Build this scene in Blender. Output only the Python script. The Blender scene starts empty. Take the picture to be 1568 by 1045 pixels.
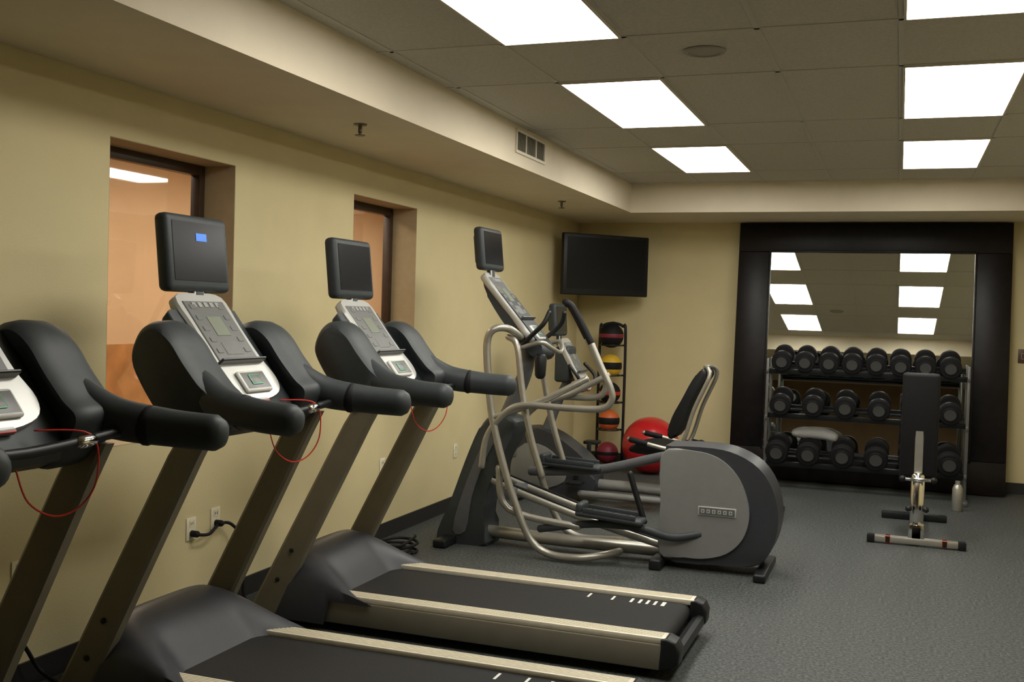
import bpy, bmesh, math
from math import sin, cos, radians, pi, tan
from mathutils import Vector, Matrix, Euler

scene = bpy.context.scene
scene.view_settings.view_transform = 'Standard'
scene.view_settings.exposure = 0.0
COL = bpy.context.collection

# ------------------------------------------------------------------ materials
MATS = {}
def mat(name, col, rough=0.5, metal=0.0, noise=0.0, nscale=20.0, bump=0.0, bscale=200.0, emis=None, estr=0.0, spec=0.5, coat=0.0):
    if name in MATS: return MATS[name]
    m = bpy.data.materials.new(name); m.use_nodes = True
    nt = m.node_tree; b = nt.nodes['Principled BSDF']
    b.inputs['Base Color'].default_value = (*col, 1)
    b.inputs['Roughness'].default_value = rough
    b.inputs['Metallic'].default_value = metal
    b.inputs['Specular IOR Level'].default_value = spec
    b.inputs['Coat Weight'].default_value = coat
    tc = nt.nodes.new('ShaderNodeTexCoord')
    if noise > 0:
        n = nt.nodes.new('ShaderNodeTexNoise'); n.inputs['Scale'].default_value = nscale; n.inputs['Detail'].default_value = 4
        r = nt.nodes.new('ShaderNodeValToRGB')
        r.color_ramp.elements[0].position = 0.3; r.color_ramp.elements[1].position = 0.7
        r.color_ramp.elements[0].color = (*[c*(1-noise) for c in col], 1)
        r.color_ramp.elements[1].color = (*[min(1, c*(1+noise)) for c in col], 1)
        nt.links.new(tc.outputs['Object'], n.inputs['Vector'])
        nt.links.new(n.outputs['Fac'], r.inputs['Fac']); nt.links.new(r.outputs['Color'], b.inputs['Base Color'])
    if bump > 0:
        n2 = nt.nodes.new('ShaderNodeTexNoise'); n2.inputs['Scale'].default_value = bscale
        bp = nt.nodes.new('ShaderNodeBump'); bp.inputs['Strength'].default_value = bump; bp.inputs['Distance'].default_value = 0.01
        nt.links.new(tc.outputs['Object'], n2.inputs['Vector'])
        nt.links.new(n2.outputs['Fac'], bp.inputs['Height']); nt.links.new(bp.outputs['Normal'], b.inputs['Normal'])
    if emis:
        b.inputs['Emission Color'].default_value = (*emis, 1); b.inputs['Emission Strength'].default_value = estr
    MATS[name] = m
    return m

M_WALL = mat('wall_paint', (0.65, 0.56, 0.315), 0.75, noise=0.03, nscale=3, bump=0.12, bscale=120)
M_SOFF = mat('soffit_paint', (0.74, 0.66, 0.51), 0.8, noise=0.03, nscale=4, bump=0.1, bscale=120)
M_CEIL = mat('ceiling_tile', (0.58, 0.55, 0.47), 0.95, noise=0.08, nscale=60, bump=0.4, bscale=250)
M_GRID = mat('ceiling_grid', (0.56, 0.53, 0.455), 0.7)
M_BASEB = mat('baseboard_rubber', (0.02, 0.018, 0.016), 0.5, noise=0.1)
M_TRIMW = mat('window_wood', (0.05, 0.028, 0.015), 0.4, noise=0.2, nscale=15)
M_REVEAL = mat('window_reveal', (0.46, 0.37, 0.22), 0.8, noise=0.04)
M_BLACK = mat('black_plastic', (0.010, 0.011, 0.012), 0.42, noise=0.1, nscale=40, spec=0.35)
M_BLACKR = mat('black_rubber', (0.008, 0.008, 0.009), 0.65, noise=0.2, nscale=80, spec=0.25)
M_DARK = mat('charcoal_plastic', (0.036, 0.043, 0.046), 0.52, noise=0.08, nscale=30, spec=0.38)
M_HOOD = mat('hood_plastic', (0.036, 0.038, 0.045), 0.42, noise=0.06, nscale=20, spec=0.4)
M_FRAME = mat('bronze_grey_frame', (0.18, 0.16, 0.11), 0.45, 0.15, noise=0.06, nscale=10)
M_SKIRT = mat('deck_skirt_metal', (0.22, 0.20, 0.155), 0.4, 0.3, noise=0.05, nscale=10)
M_RAIL = mat('foot_rail_aluminium', (0.68, 0.63, 0.50), 0.45, 0.15, noise=0.05, nscale=30)
M_SILV = mat('silver_plastic', (0.50, 0.50, 0.47), 0.35, 0.3, noise=0.03)
M_TUBE = mat('silver_tube', (0.38, 0.365, 0.315), 0.35, 0.6, noise=0.04)
M_CHROME = mat('chrome', (0.75, 0.74, 0.72), 0.12, 1.0)
M_GREY = mat('grey_plastic', (0.20, 0.20, 0.195), 0.45, noise=0.03)
M_MIDG = mat('mid_grey_plastic', (0.10, 0.105, 0.11), 0.45, noise=0.05)
M_SCREEN = mat('screen_glass', (0.006, 0.007, 0.010), 0.22, spec=0.3)
M_PANEL = mat('console_face', (0.13, 0.135, 0.13), 0.4, noise=0.05)
M_LCD = mat('lcd', (0.20, 0.22, 0.17), 0.3)
M_BTN = mat('button_grey', (0.30, 0.30, 0.29), 0.5)
M_WHITE = mat('white_plastic', (0.7, 0.7, 0.66), 0.4)
M_GREEN = mat('green_button', (0.15, 0.55, 0.30), 0.4)
M_RED = mat('red_plastic', (0.55, 0.03, 0.02), 0.35)
M_BLUE = mat('blue_icon', (0.05, 0.2, 0.7), 0.4, emis=(0.04, 0.17, 0.62), estr=0.5)
M_BELT = mat('running_belt', (0.012, 0.012, 0.012), 0.75, noise=0.3, nscale=150, bump=0.2, bscale=400, spec=0.3)
M_MARK = mat('belt_mark', (0.7, 0.7, 0.65), 0.6)
M_ESPR = mat('espresso_frame', (0.007, 0.005, 0.005), 0.40, noise=0.3, nscale=12, spec=0.25)
M_BALL = mat('red_vinyl', (0.55, 0.015, 0.02), 0.3, noise=0.05, coat=0.2)
M_YEL = mat('yellow_rubber', (0.70, 0.44, 0.03), 0.5, noise=0.05)
M_ORA = mat('orange_rubber', (0.60, 0.13, 0.03), 0.5, noise=0.05)
M_MAR = mat('maroon_rubber', (0.20, 0.015, 0.03), 0.5, noise=0.05)
M_TOWEL = mat('towel_cloth', (0.42, 0.42, 0.41), 0.95, bump=0.8, bscale=150)
M_DBEND = mat('dumbbell_endcap', (0.075, 0.075, 0.072), 0.4, 0.3)
M_OUTLET = mat('outlet_plastic', (0.78, 0.72, 0.54), 0.4)
M_VENT = mat('vent_metal', (0.66, 0.60, 0.46), 0.5)
M_VDARK = mat('vent_dark', (0.03, 0.028, 0.02), 0.8)
M_WARMW = mat('adjacent_wall_paint', (0.60, 0.45, 0.30), 0.8, noise=0.05, nscale=2)
M_WOODP = mat('wood_panel', (0.40, 0.20, 0.075), 0.5, noise=0.25, nscale=5)

# floor : speckled rubber
M_FLOOR = bpy.data.materials.new('rubber_floor'); M_FLOOR.use_nodes = True
nt = M_FLOOR.node_tree; b = nt.nodes['Principled BSDF']
tc = nt.nodes.new('ShaderNodeTexCoord')
n1 = nt.nodes.new('ShaderNodeTexNoise'); n1.inputs['Scale'].default_value = 60; n1.inputs['Detail'].default_value = 5; n1.inputs['Roughness'].default_value = 0.8
r1 = nt.nodes.new('ShaderNodeValToRGB')
r1.color_ramp.elements[0].position = 0.42; r1.color_ramp.elements[0].color = (0.021, 0.024, 0.0238, 1)
r1.color_ramp.elements[1].position = 0.66; r1.color_ramp.elements[1].color = (0.135, 0.145, 0.141, 1)
nt.links.new(tc.outputs['Object'], n1.inputs['Vector']); nt.links.new(n1.outputs['Fac'], r1.inputs['Fac'])
nt.links.new(r1.outputs['Color'], b.inputs['Base Color'])
b.inputs['Roughness'].default_value = 0.6; b.inputs['Specular IOR Level'].default_value = 0.3
bp = nt.nodes.new('ShaderNodeBump'); bp.inputs['Strength'].default_value = 0.2; bp.inputs['Distance'].default_value = 0.003
nt.links.new(n1.outputs['Fac'], bp.inputs['Height']); nt.links.new(bp.outputs['Normal'], b.inputs['Normal'])

M_MIRROR = mat('mirror_silver', (0.82, 0.84, 0.80), 0.01, 1.0)
M_GLASS = bpy.data.materials.new('window_glass'); M_GLASS.use_nodes = True
nt = M_GLASS.node_tree; nt.nodes.clear()
o_ = nt.nodes.new('ShaderNodeOutputMaterial'); mx = nt.nodes.new('ShaderNodeMixShader')
tr = nt.nodes.new('ShaderNodeBsdfTransparent'); gl = nt.nodes.new('ShaderNodeBsdfGlossy')
gl.inputs['Roughness'].default_value = 0.02; mx.inputs[0].default_value = 0.12
nt.links.new(tr.outputs[0], mx.inputs[1]); nt.links.new(gl.outputs[0], mx.inputs[2]); nt.links.new(mx.outputs[0], o_.inputs[0])
M_LIGHT = mat('light_diffuser', (0.9, 0.9, 0.9), 0.5, emis=(1.0, 0.965, 0.885), estr=15.5)

# ------------------------------------------------------------------ helpers
def empty(name, loc=(0, 0, 0), rot=(0, 0, 0)):
    e = bpy.data.objects.new(name, None); e.empty_display_size = 0.1
    COL.objects.link(e); e.location = loc; e.rotation_euler = rot
    return e

def finish(bm, name, m, parent=None, ang=35):
    bmesh.ops.recalc_face_normals(bm, faces=bm.faces)
    me = bpy.data.meshes.new(name); bm.to_mesh(me); bm.free()
    for p in me.polygons: p.use_smooth = True
    me.set_sharp_from_angle(angle=radians(ang))
    ms = m if isinstance(m, (list, tuple)) else [m]
    for mm in ms: me.materials.append(mm)
    o = bpy.data.objects.new(name, me); COL.objects.link(o)
    if parent: o.parent = parent
    return o

def add_box(bm, x0, x1, y0, y1, z0, z1, bev=0.0, seg=2, mi=0, M=None):
    vs = [bm.verts.new((x, y, z)) for x in (x0, x1) for y in (y0, y1) for z in (z0, z1)]
    idx = [(0, 1, 3, 2), (4, 6, 7, 5), (0, 4, 5, 1), (2, 3, 7, 6), (0, 2, 6, 4), (1, 5, 7, 3)]
    fs = [bm.faces.new([vs[i] for i in f]) for f in idx]
    geo = vs
    if bev > 0:
        es = set(e for f in fs for e in f.edges)
        r = bmesh.ops.bevel(bm, geom=list(es), offset=bev, segments=seg, affect='EDGES', profile=0.5)
        fs = list(set(r['faces']) | set(f for f in fs if f.is_valid))
        geo = list(set(v for f in fs for v in f.verts))
    for f in fs: f.material_index = mi
    if M is not None: bmesh.ops.transform(bm, matrix=M, verts=geo)
    return fs

def box(name, x0, x1, y0, y1, z0, z1, m, parent=None, bev=0.0, seg=2, M=None):
    bm = bmesh.new(); add_box(bm, x0, x1, y0, y1, z0, z1, bev, seg, 0, M)
    return finish(bm, name, m, parent)

def smooth_path(pts, n=6, closed=False):
    P = [Vector(p) for p in pts]; out = []
    L = len(P)
    rng = range(L) if closed else range(L - 1)
    for i in rng:
        if closed: a, b_, c, d = P[(i-1) % L], P[i], P[(i+1) % L], P[(i+2) % L]
        else: a, b_, c, d = P[max(i-1, 0)], P[i], P[i+1], P[min(i+2, L-1)]
        for k in range(n):
            t = k/n
            out.append(0.5*((2*b_)+(c-a)*t+(2*a-5*b_+4*c-d)*t*t+(3*b_-a-3*c+d)*t**3))
    if not closed: out.append(P[-1])
    return out

def prism(name, prof, y0, y1, m, parent=None, bev=0.01, smooth=0, seg=2):
    """prof: list of (x,z); extruded along y"""
    if smooth: prof = [(p.x, p.y) for p in smooth_path([(a, c, 0) for a, c in prof], smooth, True)]
    bm = bmesh.new()
    A = [bm.verts.new((x, y0, z)) for x, z in prof]; B = [bm.verts.new((x, y1, z)) for x, z in prof]
    fa = bm.faces.new(A); fb = bm.faces.new(B[::-1]); n = len(prof)
    for i in range(n): bm.faces.new((A[i], B[i], B[(i+1) % n], A[(i+1) % n]))
    if bev > 0:
        es = [e for e in fa.edges] + [e for e in fb.edges]
        bmesh.ops.bevel(bm, geom=es, offset=bev, segments=seg, affect='EDGES', profile=0.5, clamp_overlap=True)
    return finish(bm, name, m, parent)

def sweep_bm(bm, pts, ra, rb=None, seg=12, up=Vector((0, 1, 0)), mi=0, cap_round=True):
    P = [Vector(p) for p in pts]; n = len(P)
    def g(r, i):
        if isinstance(r, (list, tuple)):
            t = i/(n-1)*(len(r)-1); k = min(int(t), len(r)-2); return r[k]+(r[k+1]-r[k])*(t-k)
        return r
    if rb is None: rb = ra
    rings = []
    prev = None
    for i in range(n):
        t = (P[min(i+1, n-1)]-P[max(i-1, 0)])
        if t.length < 1e-9: t = Vector((0, 0, 1))
        t.normalize()
        u = prev if prev is not None else up
        u = u - t*u.dot(t)
        if u.length < 1e-3: u = t.orthogonal()
        u.normalize(); prev = u
        s = t.cross(u)
        stations = [(0, 1)]
        if cap_round and i == 0: stations = [(-1.0, 0.35), (-.7, .75), (0, 1)]
        if cap_round and i == n-1: stations = [(0, 1), (.7, .75), (1.0, .35)]
        for off, sc in stations:
            R = min(g(ra, i), g(rb, i))
            c = P[i]+t*off*R*0.7
            rings.append([bm.verts.new(c+s*cos(2*pi*k/seg)*g(ra, i)*sc+u*sin(2*pi*k/seg)*g(rb, i)*sc) for k in range(seg)])
    for a, b_ in zip(rings, rings[1:]):
        for k in range(seg):
            f = bm.faces.new((a[k], a[(k+1) % seg], b_[(k+1) % seg], b_[k])); f.material_index = mi
    f = bm.faces.new(rings[0][::-1]); f.material_index = mi
    f = bm.faces.new(rings[-1]); f.material_index = mi

def tube(name, pts, r, m, parent=None, rb=None, sm=6, seg=12, up=Vector((0, 1, 0))):
    bm = bmesh.new()
    P = smooth_path(pts, sm) if sm and len(pts) > 2 else [Vector(p) for p in pts]
    sweep_bm(bm, P, r, rb, seg, up)
    return finish(bm, name, m, parent, 50)

def lathe_bm(bm, prof, seg=20, M=None, mi=0, axis='Y'):
    rings = []
    vs = []
    for r, h in prof:
        ring = []
        for k in range(seg):
            a = 2*pi*k/seg
            if axis == 'Y': v = (r*cos(a), h, r*sin(a))
            else: v = (r*cos(a), r*sin(a), h)
            ring.append(bm.verts.new(v))
        rings.append(ring); vs += ring
    for a, b_ in zip(rings, rings[1:]):
        for k in range(seg):
            f = bm.faces.new((a[k], a[(k+1) % seg], b_[(k+1) % seg], b_[k])); f.material_index = mi
    f = bm.faces.new(rings[0][::-1]); f.material_index = mi
    f = bm.faces.new(rings[-1]); f.material_index = mi
    if M is not None: bmesh.ops.transform(bm, matrix=M, verts=vs)

# ------------------------------------------------------------------ room constants
XR, YB, YN = 5.63, 11.6, -1.6
HC, HS = 2.996, 2.71
XS, XS2, YS, YS2 = 0.893, 4.74, 10.40, 2.88
TH = 0.22
W = [(3.965, 4.955), (6.30, 7.29)]; WZ0, WZ1 = 0.98, 2.441

box('floor', -0.3, XR+0.1, YN-0.1, YB+0.1, -0.1, 0.0, M_FLOOR)
bm = bmesh.new()
ys = [YN, W[0][0], W[0][1], W[1][0], W[1][1], YB]
for i in range(5):
    if i % 2 == 0: add_box(bm, -TH, 0, ys[i], ys[i+1], 0, HC)
    else:
        add_box(bm, -TH, 0, ys[i], ys[i+1], 0, WZ0); add_box(bm, -TH, 0, ys[i], ys[i+1], WZ1, HC)
finish(bm, 'wall_left', M_WALL)
box('wall_back', -TH, XR+0.1, YB, YB+0.1, 0, HC, M_WALL)
box('wall_right', XR, XR+0.1, YN, YB, 0, HC, M_WALL)
box('wall_front', -TH, XR+0.1, YN-0.1, YN, 0, HC, mat('front_wall_paint', (0.20, 0.13, 0.07), 0.8, noise=0.1, nscale=3))
box('soffit_left', 0.0, XS, YN, YB, HS, HC, M_SOFF)
box('soffit_right', XS2, XR, YN, YB, HS, HC, M_SOFF)
box('soffit_back', XS, XS2, YS, YB, HS, HC, M_SOFF)
box('soffit_front', XS, XS2, YN, YS2, HS, HC, M_SOFF)
box('ceiling', -TH, XR+0.1, YN-0.1, YB+0.1, HC, HC+0.1, M_CEIL)
box('baseboard_left', 0.0, 0.012, YN, YB, 0, 0.11, M_BASEB)
box('baseboard_back', 0.0, XR, YB-0.012, YB, 0, 0.11, M_BASEB)
box('baseboard_right', XR-0.012, XR, YN, YB, 0, 0.11, M_BASEB)

# ceiling grid + lights
LX = [1.608, 3.456]; LW = 0.57; LY = [3.44, 5.785, 8.13]; LL = 1.43
bm = bmesh.new()
gx = [0.975, 1.587, 2.199, 2.818, 3.435, 4.047, 4.66]
gyl = []
for y in LY: gyl += [y-0.02, y+LL+0.02]
gyl += [10.3]
for x in gx: add_box(bm, x-0.012, x+0.012, YS2, YS, HC-0.004, HC)
for y in gyl: add_box(bm, XS, XS2, y-0.012, y+0.012, HC-0.004, HC)
finish(bm, 'ceiling_grid', M_GRID)
for i, x in enumerate(LX):
    for j, y in enumerate(LY):
        e = empty('ceiling_light_panel', (x, y, HC))
        box('diffuser', 0.0, LW, 0, LL, -0.006, -0.001, M_LIGHT, e)
        bm = bmesh.new()
        for a in [(-0.012, 0, -0.012, LL+.012), (LW, LW+.012, -0.012, LL+.012)]: add_box(bm, a[0], a[1], a[2], a[3], -0.012, 0)
        add_box(bm, 0, LW, -0.012, 0, -0.012, 0); add_box(bm, 0, LW, LL, LL+.012, -0.012, 0)
        finish(bm, 'light_frame', M_VENT, e)
e = empty('ceiling_speaker', (2.52, 5.24, HC))
bm = bmesh.new(); lathe_bm(bm, [(0.105, -0.004), (0.10, -0.012), (0.08, -0.014), (0.078, -0.008), (0.01, -0.009)], 28, axis='Z'); finish(bm, 'grille', mat('speaker_grille', (.36, .34, .30), .7), e)
for p in [(0.58, 5.30), (0.51, 9.30)]:
    e = empty('fire_sprinkler', (p[0], p[1], HS))
    bm = bmesh.new(); lathe_bm(bm, [(0.04, 0), (0.035, -0.008), (0.012, -0.01), (0.012, -0.045), (0.008, -0.05), (0.008, -0.06), (0.03, -0.062), (0.028, -0.066)], 16, axis='Z')
    finish(bm, 'sprinkler_head', mat('sprinkler_metal', (.18, .16, .12), .35, .6), e)
e = empty('air_vent', (XS, 6.98, 2.80))
bm = bmesh.new()
L_, H_ = 0.64, 0.17
for a in [(0, L_, 0, .02), (0, L_, H_-.02, H_), (0, .02, .02, H_-.02), (L_-.02, L_, .02, H_-.02), (.2, .215, .02, H_-.02), (.42, .435, .02, H_-.02)]:
    add_box(bm, 0.001, 0.012, a[0], a[1], a[2], a[3])
finish(bm, 'vent_frame', M_VENT, e)
box('vent_back', 0.0005, 0.003, .02, L_-.02, .02, H_-.02, M_VDARK, e)
bm = bmesh.new()
for k in range(28):
    y = .03+k*.021; add_box(bm, 0.003, 0.007, y, y+.0025, .02, H_-.02)
finish(bm, 'vent_louvers', mat('vent_louver', (.28, .25, .18), .6), e)

# windows
for i, (a, b_) in enumerate(W):
    e = empty('window_%d' % (i+1), (0, 0, 0))
    bm = bmesh.new()
    for x0, x1, y0, y1, z0, z1 in [(-TH-.04, -TH+.02, a, a+.05, WZ0, WZ1), (-TH-.04, -TH+.02, b_-.05, b_, WZ0, WZ1), (-TH-.04, -TH+.02, a+.05, b_-.05, WZ1-.06, WZ1), (-TH-.04, -TH+.02, a+.05, b_-.05, WZ0, WZ0+.05)]:
        add_box(bm, x0, x1, y0, y1, z0, z1, 0.004)
    finish(bm, 'window_frame', M_TRIMW, e)
    bm = bmesh.new()
    add_box(bm, -TH+.02, -0.001, a, a+.004, WZ0, WZ1); add_box(bm, -TH+.02, -0.001, b_-.004, b_, WZ0, WZ1)
    add_box(bm, -TH+.02, -0.001, a+.004, b_-.004, WZ1-.004, WZ1); add_box(bm, -TH+.02, -0.001, a+.004, b_-.004, WZ0, WZ0+.004)
    finish(bm, 'reveal_liner', M_REVEAL, e)
    box('glass_pane', -TH-.012, -TH-.006, a+.05, b_-.05, WZ0+.05, WZ1-.06, M_GLASS, e)
box('wall_adjacent', -2.9, -2.8, 2.0, 13.0, 1.30, 3.0, M_WARMW)
box('wall_adjacent_lower', -2.9, -2.78, 2.0, 13.0, 0.0, 1.30, M_WOODP)
box('wall_adjacent_end', -2.78, -TH-.05, 13.0, 13.1, 0, 3.0, M_WARMW)
box('wall_adjacent_front', -2.78, -TH-.05, 1.9, 2.0, 0, 3.0, M_WARMW)
box('floor_adjacent', -2.9, -0.31, 2.0, 13.0, -0.1, 0.0, M_WOODP)
box('ceiling_adjacent', -2.9, -TH-.01, 2.0, 13.0, 3.0, 3.1, M_WARMW)
ld = bpy.data.lights.new('adjacent_room_lamp', 'AREA'); ld.shape = 'RECTANGLE'; ld.size = 0.6; ld.size_y = 8; ld.energy = 155; ld.color = (1.0, 0.82, 0.62)
lo = bpy.data.objects.new('adjacent_room_lamp', ld); COL.objects.link(lo); lo.location = (-1.4, 8.3, 2.95)

# ------------------------------------------------------------------ treadmill
def slab_matrix(p_top, p_bot):
    a = Vector((p_top[0], 0, p_top[1])); b_ = Vector((p_bot[0], 0, p_bot[1]))
    x = (b_-a).normalized(); y = Vector((0, 1, 0)); z = x.cross(y)
    if z.z < 0: z = -z; y = -y
    M = Matrix((( x.x, y.x, z.x, a.x), (x.y, y.y, z.y, a.y), (x.z, y.z, z.z, a.z), (0, 0, 0, 1)))
    return M, (b_-a).length

def console(parent, top, bot, w0, w1):
    M, L = slab_matrix(top, bot)
    def outl(s, z):
        prof = [(-0.01, -w0*s), (L*0.30, -w0*s*1.02), (L*0.62, -w1*s*.92), (L*0.85, -w1*s*1.05), (L*1.0, -w1*s*.8), (L*1.06, 0), (L*1.0, w1*s*.8), (L*0.85, w1*s*1.05), (L*0.62, w1*s*.92), (L*0.30, w0*s*1.02), (-0.01, w0*s), (-0.03, 0)]
        return [(p.x, p.y, z) for p in smooth_path([(a, c, 0) for a, c in prof], 4, True)]
    bm = bmesh.new()
    rings = []
    for s, z in [(0.93, -0.035), (1.0, -0.02), (1.0, 0.0), (0.95, 0.012)]:
        rings.append([bm.verts.new(p) for p in outl(s, z)])
    n = len(rings[0])
    for a, b_ in zip(rings, rings[1:]):
        for k in range(n): bm.faces.new((a[k], a[(k+1) % n], b_[(k+1) % n], b_[k]))
    bm.faces.new(rings[0][::-1]); bm.faces.new(rings[-1])
    bmesh.ops.transform(bm, matrix=M, verts=bm.verts)
    finish(bm, 'console_frame', M_SILV, parent)
    bm = bmesh.new()
    add_box(bm, 0.015, L*.66, -w0*.84, w0*.84, 0.010, 0.017, 0.003, 1, 0)
    add_box(bm, L*.20, L*.40, -w0*.28, w0*.28, 0.016, 0.019, 0, 1, 1)
    for s in (-1, 1):
        for k in range(5):
            x = L*(.07+.115*k); add_box(bm, x, x+L*.05, s*w0*.58-.018, s*w0*.58+.018, 0.016, 0.021, 0.002, 1, 2)
    for k in range(5):
        y = (-.30+.15*k)*w0*1.6; add_box(bm, L*.05, L*.10, y-.012, y+.012, 0.016, 0.020, 0, 1, 2)
    add_box(bm, L*.47, L*.60, -w0*.35, w0*.35, 0.016, 0.020, 0.002, 1, 2)
    add_box(bm, L*.665, L*.69, -w0*.95, w0*.95, 0.008, 0.045, 0.004, 1, 3)
    add_box(bm, L*.78, L*.99, -w1*.50, w1*.50, 0.008, 0.030, 0.012, 3, 4)
    add_box(bm, L*.83, L*.93, -w1*.20, w1*.20, 0.029, 0.034, 0.004, 2, 5)
    add_box(bm, L*1.03, L*1.08, -w1*.25, w1*.25, -0.01, 0.012, 0.006, 2, 6)
    bmesh.ops.transform(bm, matrix=M, verts=bm.verts)
    finish(bm, 'console_face', [M_PANEL, M_LCD, M_BTN, M_BLACK, M_WHITE, M_GREEN, M_RED], parent)

def display(parent, x, z0, z1, hw, yc=0.0, tilt=-6, blue=False, th=0.07):
    M = Matrix.Translation((x, yc, z0)) @ Matrix.Rotation(radians(tilt), 4, 'Y')
    H = z1-z0
    bm = bmesh.new()
    add_box(bm, -th*.5, th*.5, -hw, hw, 0, H, 0.026, 4, 0)
    add_box(bm, -th*.9, -th*.4, -hw*.7, hw*.7, H*.15, H*.85, 0.02, 3, 0)
    add_box(bm, th*.5-.004, th*.5+.002, -hw*.84, hw*.84, H*.14, H*.9, 0.0, 1, 1)
    if blue: add_box(bm, th*.5+.002, th*.5+.004, -hw*.12, hw*.22, H*.66, H*.76, 0.0, 1, 2)
    add_box(bm, -.02, .02, -.035, .035, -.09, 0.02, 0.008, 2, 3)
    bmesh.ops.transform(bm, matrix=M, verts=bm.verts)
    finish(bm, 'tv_display', [M_DARK, M_SCREEN, M_BLUE, M_SILV], parent)

def build_treadmill(name, loc, blue=False, cord=None):
    e = empty(name, loc)
    bm = bmesh.new()
    add_box(bm, 0.36, 2.50, -.385, .385, 0.04, 0.15, 0.01, 2, 0)
    finish(bm, 'deck_base', M_BLACK, e)
    for s in (-1, 1):
        box('side_skirt', 0.42, 2.51, min(s*.375, s*.415), max(s*.375, s*.415), 0.045, 0.165, M_SKIRT, e, 0.008)
        prism('foot_rail', [(0.70, .165), (2.53, .165), (2.545, .178), (2.53, .195), (0.72, .195)], min(s*.305, s*.405), max(s*.305, s*.405), M_RAIL, e, 0.006)
        bm = bmesh.new()
        for k in range(6): add_box(bm, 0.75, 2.5, s*.32+s*k*.013, s*.32+s*(k*.013+.005), .1945, .1965)
        finish(bm, 'rail_ribs', M_RAIL, e)
    bm = bmesh.new()
    prof = [(0.62, 0.152), (0.62, 0.174), (2.46, 0.174)] + [(2.46+0.045*sin(a), .129+.045*cos(a)) for a in [pi*k/8 for k in range(1, 8)]] + [(2.46, .084), (2.3, .084), (2.3, .152)]
    A = [bm.verts.new((x, -.30, z)) for x, z in prof]; B = [bm.verts.new((x, .30, z)) for x, z in prof]
    bm.faces.new(A); bm.faces.new(B[::-1])
    for i in range(len(prof)): bm.faces.new((A[i], B[i], B[(i+1) % len(prof)], A[(i+1) % len(prof)]))
    finish(bm, 'running_belt', M_BELT, e)
    bm = bmesh.new()
    for x, w in [(1.97, .012), (2.10, .012), (2.20, .014), (2.245, .014), (2.285, .014), (2.325, .014), (2.365, .02)]:
        add_box(bm, x, x+w, .20, .275, .1745, .1755)
    finish(bm, 'belt_marks', M_MARK, e)
    prof = [(2.49, .045), (2.555, .05), (2.585, .08), (2.59, .14), (2.57, .182), (2.53, .198), (2.50, .19)]
    for s in (-1, 1):
        prism('end_cap', prof, min(s*.30, s*.42), max(s*.30, s*.42), M_BLACK, e, 0.015, seg=3)
    prism('rear_guard', [(2.515, .05), (2.565, .055), (2.58, .08), (2.575, .12), (2.55, .125), (2.52, .11)], -.31, .31, M_BLACK, e, 0.0)
    bm = bmesh.new()
    for x in (0.5, 2.42):
        for s in (-1, 1): lathe_bm(bm, [(0.03, 0), (0.03, .02), (.012, .025), (.012, .05)], 12, Matrix.Translation((x, s*.34, 0)), axis='Z')
    finish(bm, 'leveling_feet', M_BLACKR, e)
    # motor hood
    bm = bmesh.new(); NS, NT = 22, 26; G = []
    for i in range(NS+1):
        s = i/NS; row = []
        for j in range(NT+1):
            t = -1+2*j/NT; at = abs(t)
            xe = 0.80 + 0.22*max(0, (at-.55)/.45)**1.5
            xs = 0.30 + 0.05*at**4
            x = xs+(xe-xs)*s
            hp = sin(min(1, s/0.42)*pi/2)**0.8 if s < .42 else (1-((s-.42)/.58)**1.7)
            edge = (1-at**5)
            z = 0.165+0.225*hp*(0.35+0.65*edge)
            if s < .42: z = 0.03+(0.135+0.225*(0.35+0.65*edge))*hp
            row.append(bm.verts.new((x, t*.43, z)))
        G.append(row)
    for i in range(NS):
        for j in range(NT): bm.faces.new((G[i][j], G[i+1][j], G[i+1][j+1], G[i][j+1]))
    for j in (0, NT):
        low = [bm.verts.new((G[i][j].co.x, G[i][j].co.y, 0.035 if G[i][j].co.x < .75 else 0.16)) for i in range(NS+1)]
        for i in range(NS): bm.faces.new((G[i][j], G[i+1][j], low[i+1], low[i]))
    finish(bm, 'motor_hood', M_HOOD, e, 60)
    for s in (-1, 1):
        bm = bmesh.new()
        def ring(x, z, d, w, yc):
            return [bm.verts.new((x+a*d, yc+b*w, z)) for a, b in [(-1, -.7), (-.8, -1), (.8, -1), (1, -.7), (1, .7), (.8, 1), (-.8, 1), (-1, .7)]]
        R = [ring(.38, .06, .085, .03, s*.405), ring(.45, .2, .08, .03, s*.405), ring(.90, 1.08, .070, .03, s*.395), ring(.97, 1.2, .066, .03, s*.39)]
        for a, b_ in zip(R, R[1:]):
            for k in range(8): bm.faces.new((a[k], a[(k+1) % 8], b_[(k+1) % 8], b_[k]))
        bm.faces.new(R[0][::-1]); bm.faces.new(R[-1])
        finish(bm, 'upright', M_FRAME, e, 25)
        bm = bmesh.new()
        for (bx, bz) in [(.47, .24), (.55, .40)]:
            lathe_bm(bm, [(.012, 0), (.012, s*.006), (.006, s*.008)], 10, Matrix.Translation((bx, s*.434, bz)))
        finish(bm, 'upright_bolts', M_BLACK, e)
        tube('handrail', [(.80, s*.35, 1.40), (.93, s*.365, 1.335), (1.06, s*.395, 1.285), (1.25, s*.435, 1.262), (1.405, s*.452, 1.255)], [.085, .082, .07, .062, .06], M_DARK, e, rb=[.05, .06, .062, .058, .054], seg=18)
        tube('grip_seam', [(1.165, s*.414, 1.268), (1.175, s*.416, 1.267)], .068, M_BLACKR, e, rb=.062, sm=0, seg=18)
        bm = bmesh.new()
        wing = [(.638, 1.45), (.655, 1.535), (.70, 1.592), (.77, 1.60), (.845, 1.55), (.915, 1.46), (1.0, 1.365), (1.06, 1.31), (1.03, 1.23), (.95, 1.14), (.87, 1.13), (.78, 1.23), (.69, 1.35)]
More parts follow.
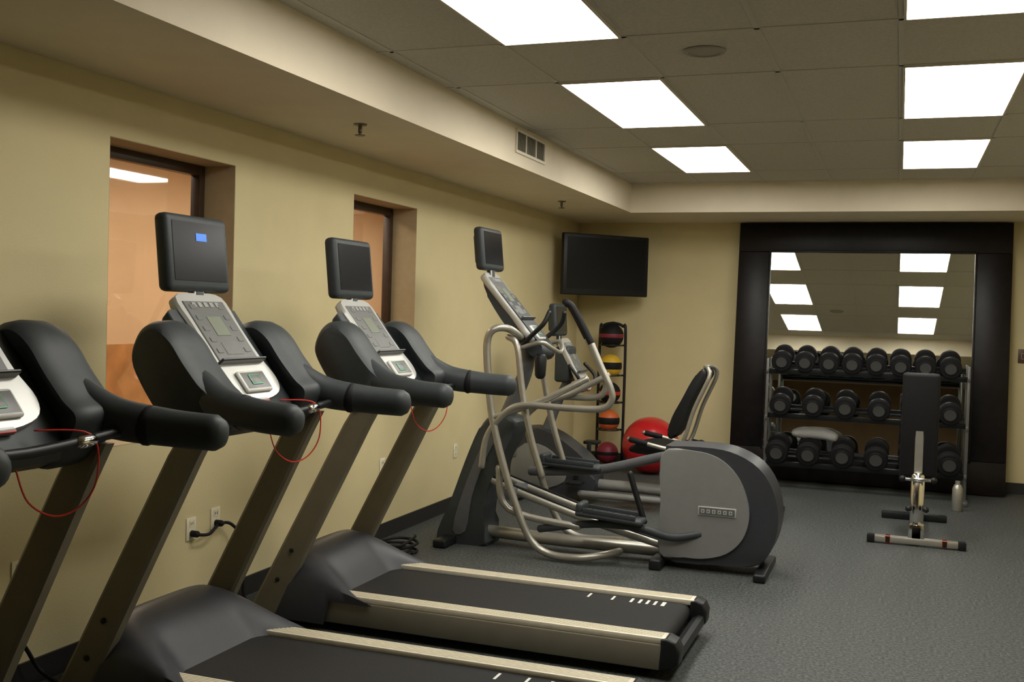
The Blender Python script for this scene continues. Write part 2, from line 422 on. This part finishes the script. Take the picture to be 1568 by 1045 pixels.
        wing = [(p.x, p.y) for p in smooth_path([(a, c, 0) for a, c in wing], 4, True)]
        cx_, cz_ = .85, 1.36
        rings = []
        for yy, sc, lift in [(.26, .55, -.02), (.235, .80, -.02), (.225, .92, -.012), (.25, .985, -.004), (.30, 1.0, 0), (.38, .985, 0), (.42, .93, 0), (.44, .84, 0)]:
            rings.append([bm.verts.new((cx_+(x-cx_)*sc, s*yy, cz_+(z-cz_)*sc+lift)) for x, z in wing])
        n = len(wing)
        for a, b_ in zip(rings, rings[1:]):
            for k in range(n): bm.faces.new((a[k], a[(k+1) % n], b_[(k+1) % n], b_[k]))
        bm.faces.new(rings[0]); bm.faces.new(rings[-1][::-1])
        finish(bm, 'wing_shroud', M_DARK, e, 50)
    prism('console_back', [(.62, 1.50), (.64, 1.61), (.67, 1.645), (.95, 1.28), (1.0, 1.21), (.98, 1.16), (.90, 1.13), (.79, 1.22), (.68, 1.38)], -.24, .24, M_DARK, e, 0.02, seg=3)
    console(e, (.645, 1.685), (.955, 1.295), .165, .19)
    display(e, .62, 1.72, 2.05, .212, yc=.015, blue=blue)
    tube('grip_bar', [(1.10, -.39, 1.25), (1.06, 0, 1.215), (1.10, .39, 1.25)], .017, M_BLACK, e, up=Vector((0, 0, 1)))
    for s in (-1, 1): tube('bar_ferrule', [(1.085, s*.20, 1.228), (1.088, s*.25, 1.232)], .021, M_CHROME, e, up=Vector((0, 0, 1)))
    tube('safety_lanyard', cord or [(1.0, .10, 1.27), (1.09, .24, 1.25), (1.11, .25, 1.12), (1.08, .22, 1.03), (1.04, .15, 1.0), (1.0, .08, 1.05), (.98, .05, 1.15)], .003, M_RED, e, seg=6)
    return e

build_treadmill('treadmill', (0, 5.165, 0))
build_treadmill('treadmill.001', (0, 3.785, 0), blue=True)
build_treadmill('treadmill.002', (0, 2.42, 0))

# ------------------------------------------------------------------ elliptical trainer
e = empty('elliptical_trainer', (0, 7.07, 0)); E = e
hb = [(2.04, .07), (2.04, .40), (2.045, .78), (2.09, .815), (2.36, .82), (2.52, .79), (2.66, .71), (2.75, .58), (2.79, .42), (2.78, .27), (2.73, .14), (2.64, .07), (2.4, .055)]
prism('rear_housing', [(p.x, p.y) for p in smooth_path([(a, c, 0) for a, c in hb], 3, True)], -.16, .18, M_HOOD, e, 0.03, seg=4)
hp = [(2.03, .10), (2.03, .45), (2.03, .77), (2.24, .795), (2.40, .76), (2.52, .66), (2.59, .52), (2.61, .38), (2.57, .24), (2.47, .14), (2.33, .095), (2.2, .09)]
hp = [(p.x, p.y) for p in smooth_path([(a, c, 0) for a, c in hp], 4, True)]
prism('side_cover', hp, -.185, -.15, M_GREY, e, 0.012, seg=3)
prism('side_cover_far', hp, .17, .205, M_GREY, e, 0.012, seg=3)
bm = bmesh.new()
add_box(bm, 2.28, 2.53, -.193, -.183, .38, .44, .005, 2, 0)
add_box(bm, 2.29, 2.52, -.195, -.192, .387, .433, 0, 1, 1)
for k in range(6): add_box(bm, 2.302+k*.036, 2.324+k*.036, -.197, -.1945, .398, .422, 0, 1, 0); add_box(bm, 2.308+k*.036, 2.318+k*.036, -.1975, -.1965, .404, .416, 0, 1, 1)
finish(bm, 'badge', [M_SILV, M_MIDG], e)
bm = bmesh.new(); add_box(bm, 2.66, 2.74, -.30, .32, .0, .055, .015, 3); add_box(bm, 1.98, 2.06, -.27, .30, .0, .07, .012, 3)
finish(bm, 'rear_feet', M_BLACK, e)
prism('front_stand', [(.42, .0), (.40, .08), (.50, .32), (.60, .60), (.70, .84), (.78, .93), (.93, .93), (.98, .86), (.86, .62), (.76, .36), (.74, .14), (.78, .0)], -.14, .14, M_DARK, e, 0.03, smooth=3, seg=3)
prism('stand_trim', [(.52, .10), (.60, .40), (.70, .66), (.80, .84), (.84, .80), (.74, .58), (.66, .34), (.62, .10)], -.150, -.138, M_MIDG, e, 0.004, smooth=3)
bm = bmesh.new(); add_box(bm, .45, .55, -.34, .34, 0, .06, .015, 3); finish(bm, 'front_foot', M_BLACK, e)
tube('base_beam', [(.60, 0, .09), (1.3, 0, .075), (2.1, 0, .08)], .045, M_TUBE, e, rb=.05, sm=0)
for s in (-.11, .11):
    tube('ramp_track', [(.72, s, .52), (.84, s, .46), (1.48, s, .27), (2.08, s, .13)], .028, M_TUBE, e, rb=.022)
    tube('ramp_groove', [(.80, s-.001, .50), (1.48, s, .302), (2.06, s, .16)], .008, M_BLACK, e, rb=.012, sm=0)
box('ramp_crossmember', .92, 1.0, -.2, .2, .36, .44, M_MIDG, e, 0.01)
tube('mast', [(.84, 0, .88), (.93, 0, 1.10), (1.0, 0, 1.30), (.98, 0, 1.5), (.90, 0, 1.66)], [.06, .05, .04], M_MIDG, e, rb=[.06, .045, .04])
prism('console_back', [(.70, 1.84), (.74, 1.90), (1.10, 1.50), (1.17, 1.40), (1.12, 1.34), (1.02, 1.42), (.84, 1.62)], -.13, .13, M_DARK, e, 0.02, smooth=3, seg=3)
console(e, (.71, 1.92), (1.10, 1.47), .14, .15)
display(e, .70, 1.965, 2.27, .205, tilt=-6, th=.07)
tube('cup_holder', [(1.14, -.12, 1.36), (1.14, -.12, 1.24)], [.045, .038], M_BLACK, e, sm=0, seg=14)
tube('fixed_grip', [(1.02, -.16, 1.45), (1.10, -.2, 1.52), (1.18, -.2, 1.60), (1.21, -.17, 1.68)], .017, M_BLACK, e)
tube('fixed_grip', [(1.02, .16, 1.45), (1.10, .2, 1.52), (1.18, .2, 1.60), (1.21, .17, 1.68)], .017, M_BLACK, e)
tube('fixed_grip_bar', [(1.0, -.18, 1.42), (1.16, -.2, 1.47), (1.22, -.12, 1.43), (1.24, 0, 1.40), (1.22, .12, 1.43), (1.16, .2, 1.47), (1.0, .18, 1.42)], .016, M_TUBE, e)
for s in (-.32, .33):
    tube('side_frame_tube', [(1.0, s*.45, 1.50), (.94, s*.8, 1.56), (.86, s, 1.55), (.815, s, 1.46), (.83, s, 1.23), (.87, s, .94), (.97, s, .59), (1.10, s, .26), (1.20, s, .10), (1.33, s, .04), (1.52, s, .04), (1.66, s*.8, .06), (1.75, s*.4, .07)], .026, M_TUBE, e)
    sh = 0 if s < 0 else -.22
    zz = 0 if s < 0 else .02
    tube('swing_arm', [(1.55+sh, s, 1.50+zz), (1.63+sh, s, 1.33+zz), (1.70+sh, s, 1.19+zz), (1.71+sh, s, 1.11+zz), (1.64+sh, s, 1.05+zz), (1.40+sh, s, 1.04+zz), (1.08, s, 1.04), (.93, s, .95), (.83, s, .80), (.80, s, .60)], .023, M_TUBE, e)
    tube('swing_grip', [(1.38+sh, s, 1.74+zz), (1.41+sh, s, 1.73+zz), (1.47+sh, s, 1.64+zz), (1.56+sh, s, 1.48+zz)], .024, M_BLACKR, e)
    tube('link_bar', [(.87, s, .94), (1.25, s*.9, 1.09), (1.52, s*.85, 1.24)], .022, M_TUBE, e, sm=0)
    tube('inner_riser', [(.92, s*.6, 1.50), (1.0, s*.7, 1.44), (1.05, s*.75, 1.16), (1.12, s*.8, .86), (1.22, s*.8, .56)], .022, M_TUBE, e)
tube('pedal_link', [(.92, -.30, .60), (1.0, -.30, .32), (1.5, -.28, .24)], .024, M_TUBE, e)
def pedal(x0, x1, yc, z, tilt):
    M = Matrix.Translation(((x0+x1)/2, yc, z)) @ Matrix.Rotation(radians(tilt), 4, 'Y')
    h = (x1-x0)/2
    bm = bmesh.new()
    add_box(bm, -h, h, -.085, .085, -.02, .02, .018, 3, 0)
    add_box(bm, -h, -h+.05, -.085, .085, 0, .07, .018, 3, 0)
    add_box(bm, -h+.05, h*.8, -.085, -.072, .01, .045, .006, 2, 0)
    add_box(bm, -h+.05, h*.8, .072, .085, .01, .045, .006, 2, 0)
    for k in range(7): add_box(bm, -h*.7+k*h*.22, -h*.7+k*h*.22+.02, -.06, .06, .019, .024, 0, 1, 1)
    bmesh.ops.transform(bm, matrix=M, verts=bm.verts); finish(bm, 'pedal', [M_DARK, M_BLACKR], E)
pedal(1.49, 1.95, -.28, .33, 4)
pedal(1.04, 1.50, .28, .57, 2)
tube('pedal_arm', [(1.22, -.28, .20), (1.6, -.28, .27), (1.9, -.27, .27), (2.12, -.22, .22), (2.3, -.17, .25)], .026, M_DARK, e, rb=.02)
tube('pedal_arm', [(.95, .28, .50), (1.3, .28, .53), (1.55, .27, .57), (2.0, .25, .70), (2.2, .19, .72)], .034, M_MIDG, e, rb=.025)
tube('rear_link', [(1.93, -.20, .30), (1.86, -.20, .50), (1.82, -.2, .62)], .02, M_BLACK, e)

# ------------------------------------------------------------------ recumbent bike
e = empty('recumbent_exercise_bike', (0, 9.05, 0))
prism('front_shroud', [(.14, .06), (.10, .30), (.16, .52), (.34, .64), (.56, .62), (.78, .50), (.95, .36), (1.02, .22), (.98, .08), (.6, .04)], -.15, .15, M_HOOD, e, 0.04, smooth=3, seg=4)
prism('shroud_cover', [(.26, .14), (.24, .34), (.36, .50), (.56, .48), (.72, .34), (.74, .18), (.5, .10)], -.165, -.145, M_GREY, e, 0.008, smooth=3)
tube('console_post', [(.50, 0, .58), (.62, 0, .90), (.72, 0, 1.15), (.70, 0, 1.35)], [.05, .04, .03], M_MIDG, e)
console(e, (.66, 1.42), (.88, 1.02), .13, .14)
box('console_back', .60, .74, -.12, .12, 1.06, 1.38, M_DARK, e, 0.03, 3)
display(e, .60, 1.47, 1.76, .17, tilt=-4)
tube('front_handlebar', [(.78, -.24, 1.22), (.88, -.25, 1.10), (.84, -.12, 1.0), (.84, .12, 1.0), (.88, .25, 1.10), (.78, .24, 1.22)], .016, M_BLACK, e)
tube('seat_beam', [(.85, 0, .16), (1.4, 0, .16), (2.55, 0, .12)], .05, M_GREY, e, rb=.07, sm=0)
tube('seat_post', [(1.72, 0, .16), (1.74, 0, .50)], .05, M_MIDG, e, sm=0)
bm = bmesh.new(); add_box(bm, .30, .38, -.28, .28, 0, .06, .015); add_box(bm, 2.50, 2.60, -.30, .34, 0, .06, .015); finish(bm, 'floor_feet', M_BLACK, e)
box('rear_support', 2.50, 2.60, -.05, .05, .05, .2, M_GREY, e, 0.01)
tube('step_rail', [(.9, -.2, .10), (1.6, -.2, .10)], .03, M_GREY, e, sm=0)
prism('seat_cushion', [(1.34, .50), (1.36, .56), (1.51, .585), (1.76, .565), (1.88, .60), (1.92, .56), (1.86, .50), (1.56, .485)], -.22, .22, M_BLACKR, e, 0.03, smooth=3, seg=3)
DX = -.05
prism('seat_back', [(x+DX, z) for x, z in [(1.70, .66), (1.76, .64), (1.84, .80), (1.90, .98), (2.0, 1.14), (2.03, 1.20), (1.98, 1.24), (1.90, 1.14), (1.82, .98), (1.74, .82)]], -.19, .19, M_BLACK, e, 0.03, smooth=3, seg=3)
for s in (-1, 1):
    tube('seat_back_frame', [(1.80+DX, s*.17, .52), (1.86+DX, s*.205, .66), (1.93+DX, s*.205, .90), (2.04+DX, s*.20, 1.16), (2.03+DX, s*.16, 1.24), (1.99+DX, s*.08, 1.255), (1.98+DX, 0, 1.255)], .018, M_TUBE, e)
    tube('seat_handle', [(1.84, s*.24, .54), (1.66, s*.29, .56), (1.45, s*.29, .60), (1.34, s*.28, .62)], .018, M_TUBE, e)
    tube('seat_handle_grip', [(1.50, s*.29, .59), (1.36, s*.285, .615)], .025, M_BLACKR, e, sm=0)
bm = bmesh.new()
lathe_bm(bm, [(0.02, -.20), (0.02, .20)], 12, Matrix.Translation((.86, 0, .34)))
add_box(bm, .84, .88, -.20, -.18, .20, .36, .005); add_box(bm, .84, .88, .18, .20, .34, .50, .005)
add_box(bm, .80, .94, -.32, -.20, .185, .215, .008); add_box(bm, .80, .94, .20, .32, .485, .515, .008)
finish(bm, 'crank_and_pedals', M_BLACK, e)

# ------------------------------------------------------------------ wall TV
a = Vector((0.13, 10.56)); b_ = Vector((0.86, 11.33))
c = (a+b_)/2; d = b_-a; Lw = d.length
e = empty('wall_television', (c.x, c.y, 2.20), (0, 0, math.atan2(d.y, d.x)))
bm = bmesh.new()
add_box(bm, -Lw/2, Lw/2, -.03, .03, -.325, .325, .012, 3, 0)
add_box(bm, -Lw/2+.045, Lw/2-.045, -.032, -.028, -.26, .285, 0, 1, 1)
add_box(bm, -Lw*.3, Lw*.3, .03, .07, -.2, .2, .02, 2, 0)
finish(bm, 'tv_panel', [M_BLACK, M_SCREEN], e)
tube('tv_mount_arm', [(0, .07, 0), (0, .16, 0), (-.12, .30, 0), (-.12, .42, 0)], .025, M_BLACK, e)
bm = bmesh.new(); add_box(bm, -.12, .12, .06, .08, -.12, .12, .003); finish(bm, 'tv_mount_plate', M_BLACK, e)

# ------------------------------------------------------------------ medicine ball tree
e = empty('medicine_ball_rack', (0.51, 11.25, 0))
for s in (-1, 1): tube('rack_pole', [(s*.145, .05, .03), (s*.145, .05, 1.42), (s*.11, .05, 1.55), (0, .05, 1.585)] , .016, M_BLACK, e)
bm = bmesh.new(); add_box(bm, -.2, .2, -.16, .16, 0, .03, .01); finish(bm, 'rack_base', M_BLACK, e)
for z in [1.43, 1.10, .80, .50]:
    bm = bmesh.new()
    pts = [(.12*cos(t), -.01+.12*sin(t), z-.09) for t in [2*pi*k/20 for k in range(21)]]
    sweep_bm(bm, pts, .008, None, 8, Vector((0, 0, 1))); add_box(bm, -.145, -.11, .03, .06, z-.1, z-.08); add_box(bm, .11, .145, .03, .06, z-.1, z-.08)
    finish(bm, 'ball_cradle', M_BLACK, e)
def ball(name, parent, loc, r, m1, m2, band=.35):
    bm = bmesh.new(); bmesh.ops.create_uvsphere(bm, u_segments=28, v_segments=20, radius=r)
    for f in bm.faces:
        cc = f.calc_center_median(); f.material_index = 1 if abs(cc.z/r) < band else 0
    bmesh.ops.transform(bm, matrix=Matrix.Translation(loc), verts=bm.verts)
    return finish(bm, name, [m1, m2], parent, 180)
e2 = empty('medicine_ball_set', (0.51, 11.24, 0))
ball('medicine_ball_black', e2, (0, 0, 1.445), .135, M_BLACKR, M_MAR, .2)
ball('medicine_ball_yellow', e2, (0, 0, 1.115), .125, M_YEL, M_BLACKR, .32)
ball('medicine_ball_grey', e2, (0, 0, .815), .12, M_BLACKR, M_RED, .2)
ball('medicine_ball_orange', e2, (0, 0, .51), .12, M_ORA, M_BLACKR, .38)
ball('medicine_ball_maroon', e2, (0, -.02, .155), .12, M_MAR, M_BLACKR, .15)

# stability ball
e = empty('exercise_ball', (1.04, 11.0, .30))
bm = bmesh.new()
prof = []
NP = 48
for i in range(NP+1):
    a_ = pi*i/NP; rr = .30*(1+.006*abs(sin(a_*16))*(1 if .25 < i/NP < .75 else 0))
    prof.append((max(rr*sin(a_), .0005), -rr*cos(a_)))
lathe_bm(bm, prof, 48, axis='Z')
finish(bm, 'ball', M_BALL, e, 180)

# ------------------------------------------------------------------ leaning mirror
X0, X1 = 1.83, 4.50
e = empty('framed_mirror', ((X0+X1)/2, YB-.075, 2.70), (radians(-5.3), 0, 0))
hw = (X1-X0)/2; HM = 2.70; fw_ = .335
bm = bmesh.new()
add_box(bm, -hw, hw, -.03, .03, -.31, 0, .008)
add_box(bm, -hw, hw, -.03, .03, -HM, -HM+.32, .008)
add_box(bm, -hw, -hw+fw_, -.03, .03, -HM+.32, -.31, .008)
add_box(bm, hw-fw_, hw, -.03, .03, -HM+.32, -.31, .008)
add_box(bm, -hw+fw_-.005, hw-fw_+.005, -.04, -.01, -.315, -.295, .005)
add_box(bm, -hw+fw_-.015, -hw+fw_+.005, -.04, -.01, -HM+.30, -.30, .005)
add_box(bm, hw-fw_-.005, hw-fw_+.015, -.04, -.01, -HM+.30, -.30, .005)
finish(bm, 'mirror_frame', M_ESPR, e)
box('mirror_glass', -hw+fw_-.01, hw-fw_+.01, -.012, -.008, -HM+.31, -.30, M_MIRROR, e)

# ------------------------------------------------------------------ dumbbell rack
RY = 10.75
e = empty('dumbbell_rack', (0, RY, 0))
bm = bmesh.new()
for x in (2.27, 4.10):
    for yy in (-.10, .22):
        add_box(bm, x-.014, x+.014, yy-.02, yy+.02, 0.03, 1.29, .005)
    add_box(bm, x-.025, x+.025, -.26, .30, 0, .045, .008)
    for z in (.30, .75, 1.21): add_box(bm, x-.012, x+.012, -.14, .24, z-.06, z-.02, .004)
finish(bm, 'rack_uprights', mat('rack_grey_steel', (.12, .12, .115), .4, .5), e)
TZ = [1.20, .765, .285]
TR = Matrix.Rotation(radians(14), 4, 'X')
for z in TZ:
    bm = bmesh.new()
    for y0 in (-.13, .07):
        add_box(bm, 2.28, 4.09, y0, y0+.07, -.012, .0, .003)
    add_box(bm, 2.28, 4.09, -.14, -.125, -.03, .02, .003); add_box(bm, 2.28, 4.09, .14, .155, -.03, .02, .003)
    bmesh.ops.transform(bm, matrix=Matrix.Translation((0, .06, z)) @ TR, verts=bm.verts)
    finish(bm, 'rack_shelf', M_BLACK, e)
e2 = empty('dumbbell_set', (0, RY, 0))
rows = [(TZ[0], [2.40, 2.62, 2.845, 3.06, 3.28, 3.50, 3.72, 3.94], .098), (TZ[1], [2.40, 2.71, 3.01, 3.32, 3.62, 3.95], .104), (TZ[2], [2.38, 2.68, 3.0, 3.31, 3.62, 3.96], .112)]
for z, xs, r in rows:
    bm = bmesh.new()
    for x in xs:
        M = Matrix.Translation((x, .06, z)) @ TR @ Matrix.Translation((0, 0, r+.003))
        for s in (-1, 1):
            prof = [(r*.35, s*.17), (r*.62, s*.17), (r*.66, s*.165), (r*.92, s*.163), (r, s*.150), (r, s*.08), (r*.9, s*.065), (r*.3, s*.062)]
            lathe_bm(bm, prof, 22, M, 0)
            lathe_bm(bm, [(r*.30, s*.171), (r*.52, s*.1725), (r*.52, s*.165)], 18, M, 1)
        lathe_bm(bm, [(.016, -.07), (.018, 0), (.016, .07)], 12, M, 2)
    finish(bm, 'dumbbell_row', [M_BLACKR, M_DBEND, M_CHROME], e2)
e = empty('rolled_towel', (2.72, RY+.06, .545))
tube('towel_roll', [(-.19, .05, .0), (-.1, .05, .01), (.08, .04, .01), (.19, .05, -.02)], [.04, .06, .06, .05], M_TOWEL, e, rb=.06)

# ------------------------------------------------------------------ weight bench
e = empty('weight_bench', (3.65, 8.5, 0))
box('front_foot', -.32, .32, -.06, .0, .01, .06, M_TUBE, e, 0.01)
bm = bmesh.new()
for s in (-1, 1):
    add_box(bm, s*.32-.03, s*.32+.03, -.065, .005, 0, .065, .012, 2, 0)
    add_box(bm, s*.20-.02, s*.20+.02, -.063, .003, .008, .064, .004, 1, 1)
finish(bm, 'foot_caps', [M_BLACKR, M_ORA], e)
box('spine', -.035, .035, -.03, 1.10, .08, .14, M_TUBE, e, 0.01)
box('rear_foot', -.26, .26, 1.05, 1.12, .0, .06, M_BLACK, e, 0.01)
box('spine_to_foot', -.04, .04, -.05, .03, .05, .15, M_TUBE, e, 0.01)
tube('chrome_post', [(0, .02, .10), (0, .06, .52)], .05, M_CHROME, e, rb=.03, sm=0)
prism('post_bracket', [(-.06, .05), (-.05, .16), (.05, .16), (.06, .05)], -.05, .05, M_CHROME, e, .006)
tube('adjust_bar', [(-.10, -.01, .50), (.10, -.01, .50)], .014, M_CHROME, e, sm=0)
bm = bmesh.new()
for s in (-1, 1):
    bmesh.ops.create_uvsphere(bm, u_segments=12, v_segments=8, radius=.025, matrix=Matrix.Translation((s*.11, -.01, .50)))
    bmesh.ops.create_uvsphere(bm, u_segments=12, v_segments=8, radius=.025, matrix=Matrix.Translation((s*.06, -.04, .28)))
finish(bm, 'adjust_knobs', M_BLACK, e, 180)
M = Matrix.Translation((0, .16, .50)) @ Matrix.Rotation(radians(4), 4, 'X')
box('back_pad', -.135, .135, -.045, .045, .0, .80, M_BLACKR, e, .025, 3, M=M)
box('back_pad_frame', -.03, .03, .03, .07, .0, .6, M_TUBE, e, .004, 1, M=Matrix.Translation((0, .06, .48)))
box('seat_pad', -.135, .135, .26, .66, .44, .52, M_BLACKR, e, .025, 3)
box('seat_support', -.03, .03, .30, .38, .12, .46, M_TUBE, e, .006)
e = empty('water_bottle', (4.02, 10.25, 0))
bm = bmesh.new(); lathe_bm(bm, [(.04, 0), (.045, .01), (.045, .20), (.03, .235), (.022, .24), (.022, .27)], 18, axis='Z'); finish(bm, 'bottle_body', M_TUBE, e)

# ------------------------------------------------------------------ outlets and cords
def outlet(y, z):
    e = empty('wall_outlet', (0, y, z))
    bm = bmesh.new()
    add_box(bm, 0.0005, .007, -.04, .04, -.06, .06, .003, 2, 0)
    for k in (-.028, .028):
        add_box(bm, .006, .009, -.018, .018, k-.018, k+.018, .004, 2, 0)
        add_box(bm, .0088, .0096, -.010, -.006, k-.006, k+.008, 0, 1, 1); add_box(bm, .0088, .0096, .006, .010, k-.006, k+.008, 0, 1, 1)
    finish(bm, 'outlet_plate', [M_OUTLET, M_BLACK], e)
    return e
for y, z in [(4.62, .48), (4.83, .50), (3.46, .50), (8.15, .49), (6.81, .53)]: outlet(y, z)
e = empty('power_cord')
tube('plug_cord', [(.01, 4.62, .45), (.05, 4.63, .45), (.05, 4.72, .44), (.03, 4.83, .47), (.06, 4.90, .46), (.10, 4.95, .36), (.10, 4.96, .15), (.14, 4.95, .03), (.3, 4.98, .015)], .009, M_BLACKR, e, seg=8)
tube('plug_body', [(.01, 4.83, .475), (.045, 4.83, .475)], .018, M_BLACKR, e, sm=0)
tube('plug_body', [(.01, 4.62, .455), (.045, 4.62, .455)], .018, M_BLACKR, e, sm=0)
e = empty('power_cord.001')
tube('plug_cord', [(.01, 3.46, .47), (.06, 3.47, .46), (.08, 3.40, .36), (.06, 3.30, .30), (.07, 3.42, .22), (.10, 3.50, .08), (.3, 3.5, .015)], .009, M_BLACKR, e, seg=8)
tube('plug_body', [(.01, 3.46, .475), (.045, 3.46, .475)], .018, M_BLACKR, e, sm=0)
e = empty('light_switch', (4.64, YB, 1.38))
bm = bmesh.new(); add_box(bm, -.045, .045, -.008, -.0005, -.07, .07, .003, 2, 0); add_box(bm, -.015, .015, -.012, -.007, -.03, .03, .002, 1, 1)
finish(bm, 'switch_plate', [mat('brown_plate', (.10, .05, .03), .4), M_OUTLET], e)
e = empty('coiled_cable', (.30, 6.45, 0))
bm = bmesh.new()
pts = [(.12*cos(t*.9)+.02*sin(t*2.3), .17*sin(t*.9)+.02*cos(t*1.7), .012+.004*t) for t in [k*.3 for k in range(75)]]
sweep_bm(bm, pts, .010, None, 8, Vector((0, 0, 1))); finish(bm, 'cable_coil', M_BLACKR, e, 60)

# ------------------------------------------------------------------ world + camera
w = bpy.data.worlds.new('world'); scene.world = w; w.use_nodes = True
w.node_tree.nodes['Background'].inputs[0].default_value = (0.5, 0.45, 0.35, 1); w.node_tree.nodes['Background'].inputs[1].default_value = 0.05

cd = bpy.data.cameras.new('camera'); cam = bpy.data.objects.new('camera', cd); COL.objects.link(cam)
yaw, pit, rol = radians(20.16), radians(-1.6), radians(1.669)
fw = Vector((-sin(yaw)*cos(pit), cos(yaw)*cos(pit), sin(pit)))
rt = Vector((cos(yaw), sin(yaw), 0)); up = rt.cross(fw)
rt2 = rt*cos(rol)+up*sin(rol); up2 = -rt*sin(rol)+up*cos(rol)
Mx = Matrix((( rt2.x, up2.x, -fw.x, 3.475), (rt2.y, up2.y, -fw.y, 0), (rt2.z, up2.z, -fw.z, 1.677), (0, 0, 0, 1)))
cam.matrix_world = Mx
cd.sensor_width = 36; cd.lens = 36*1612.957/1568
cd.clip_start = 0.05
scene.camera = cam
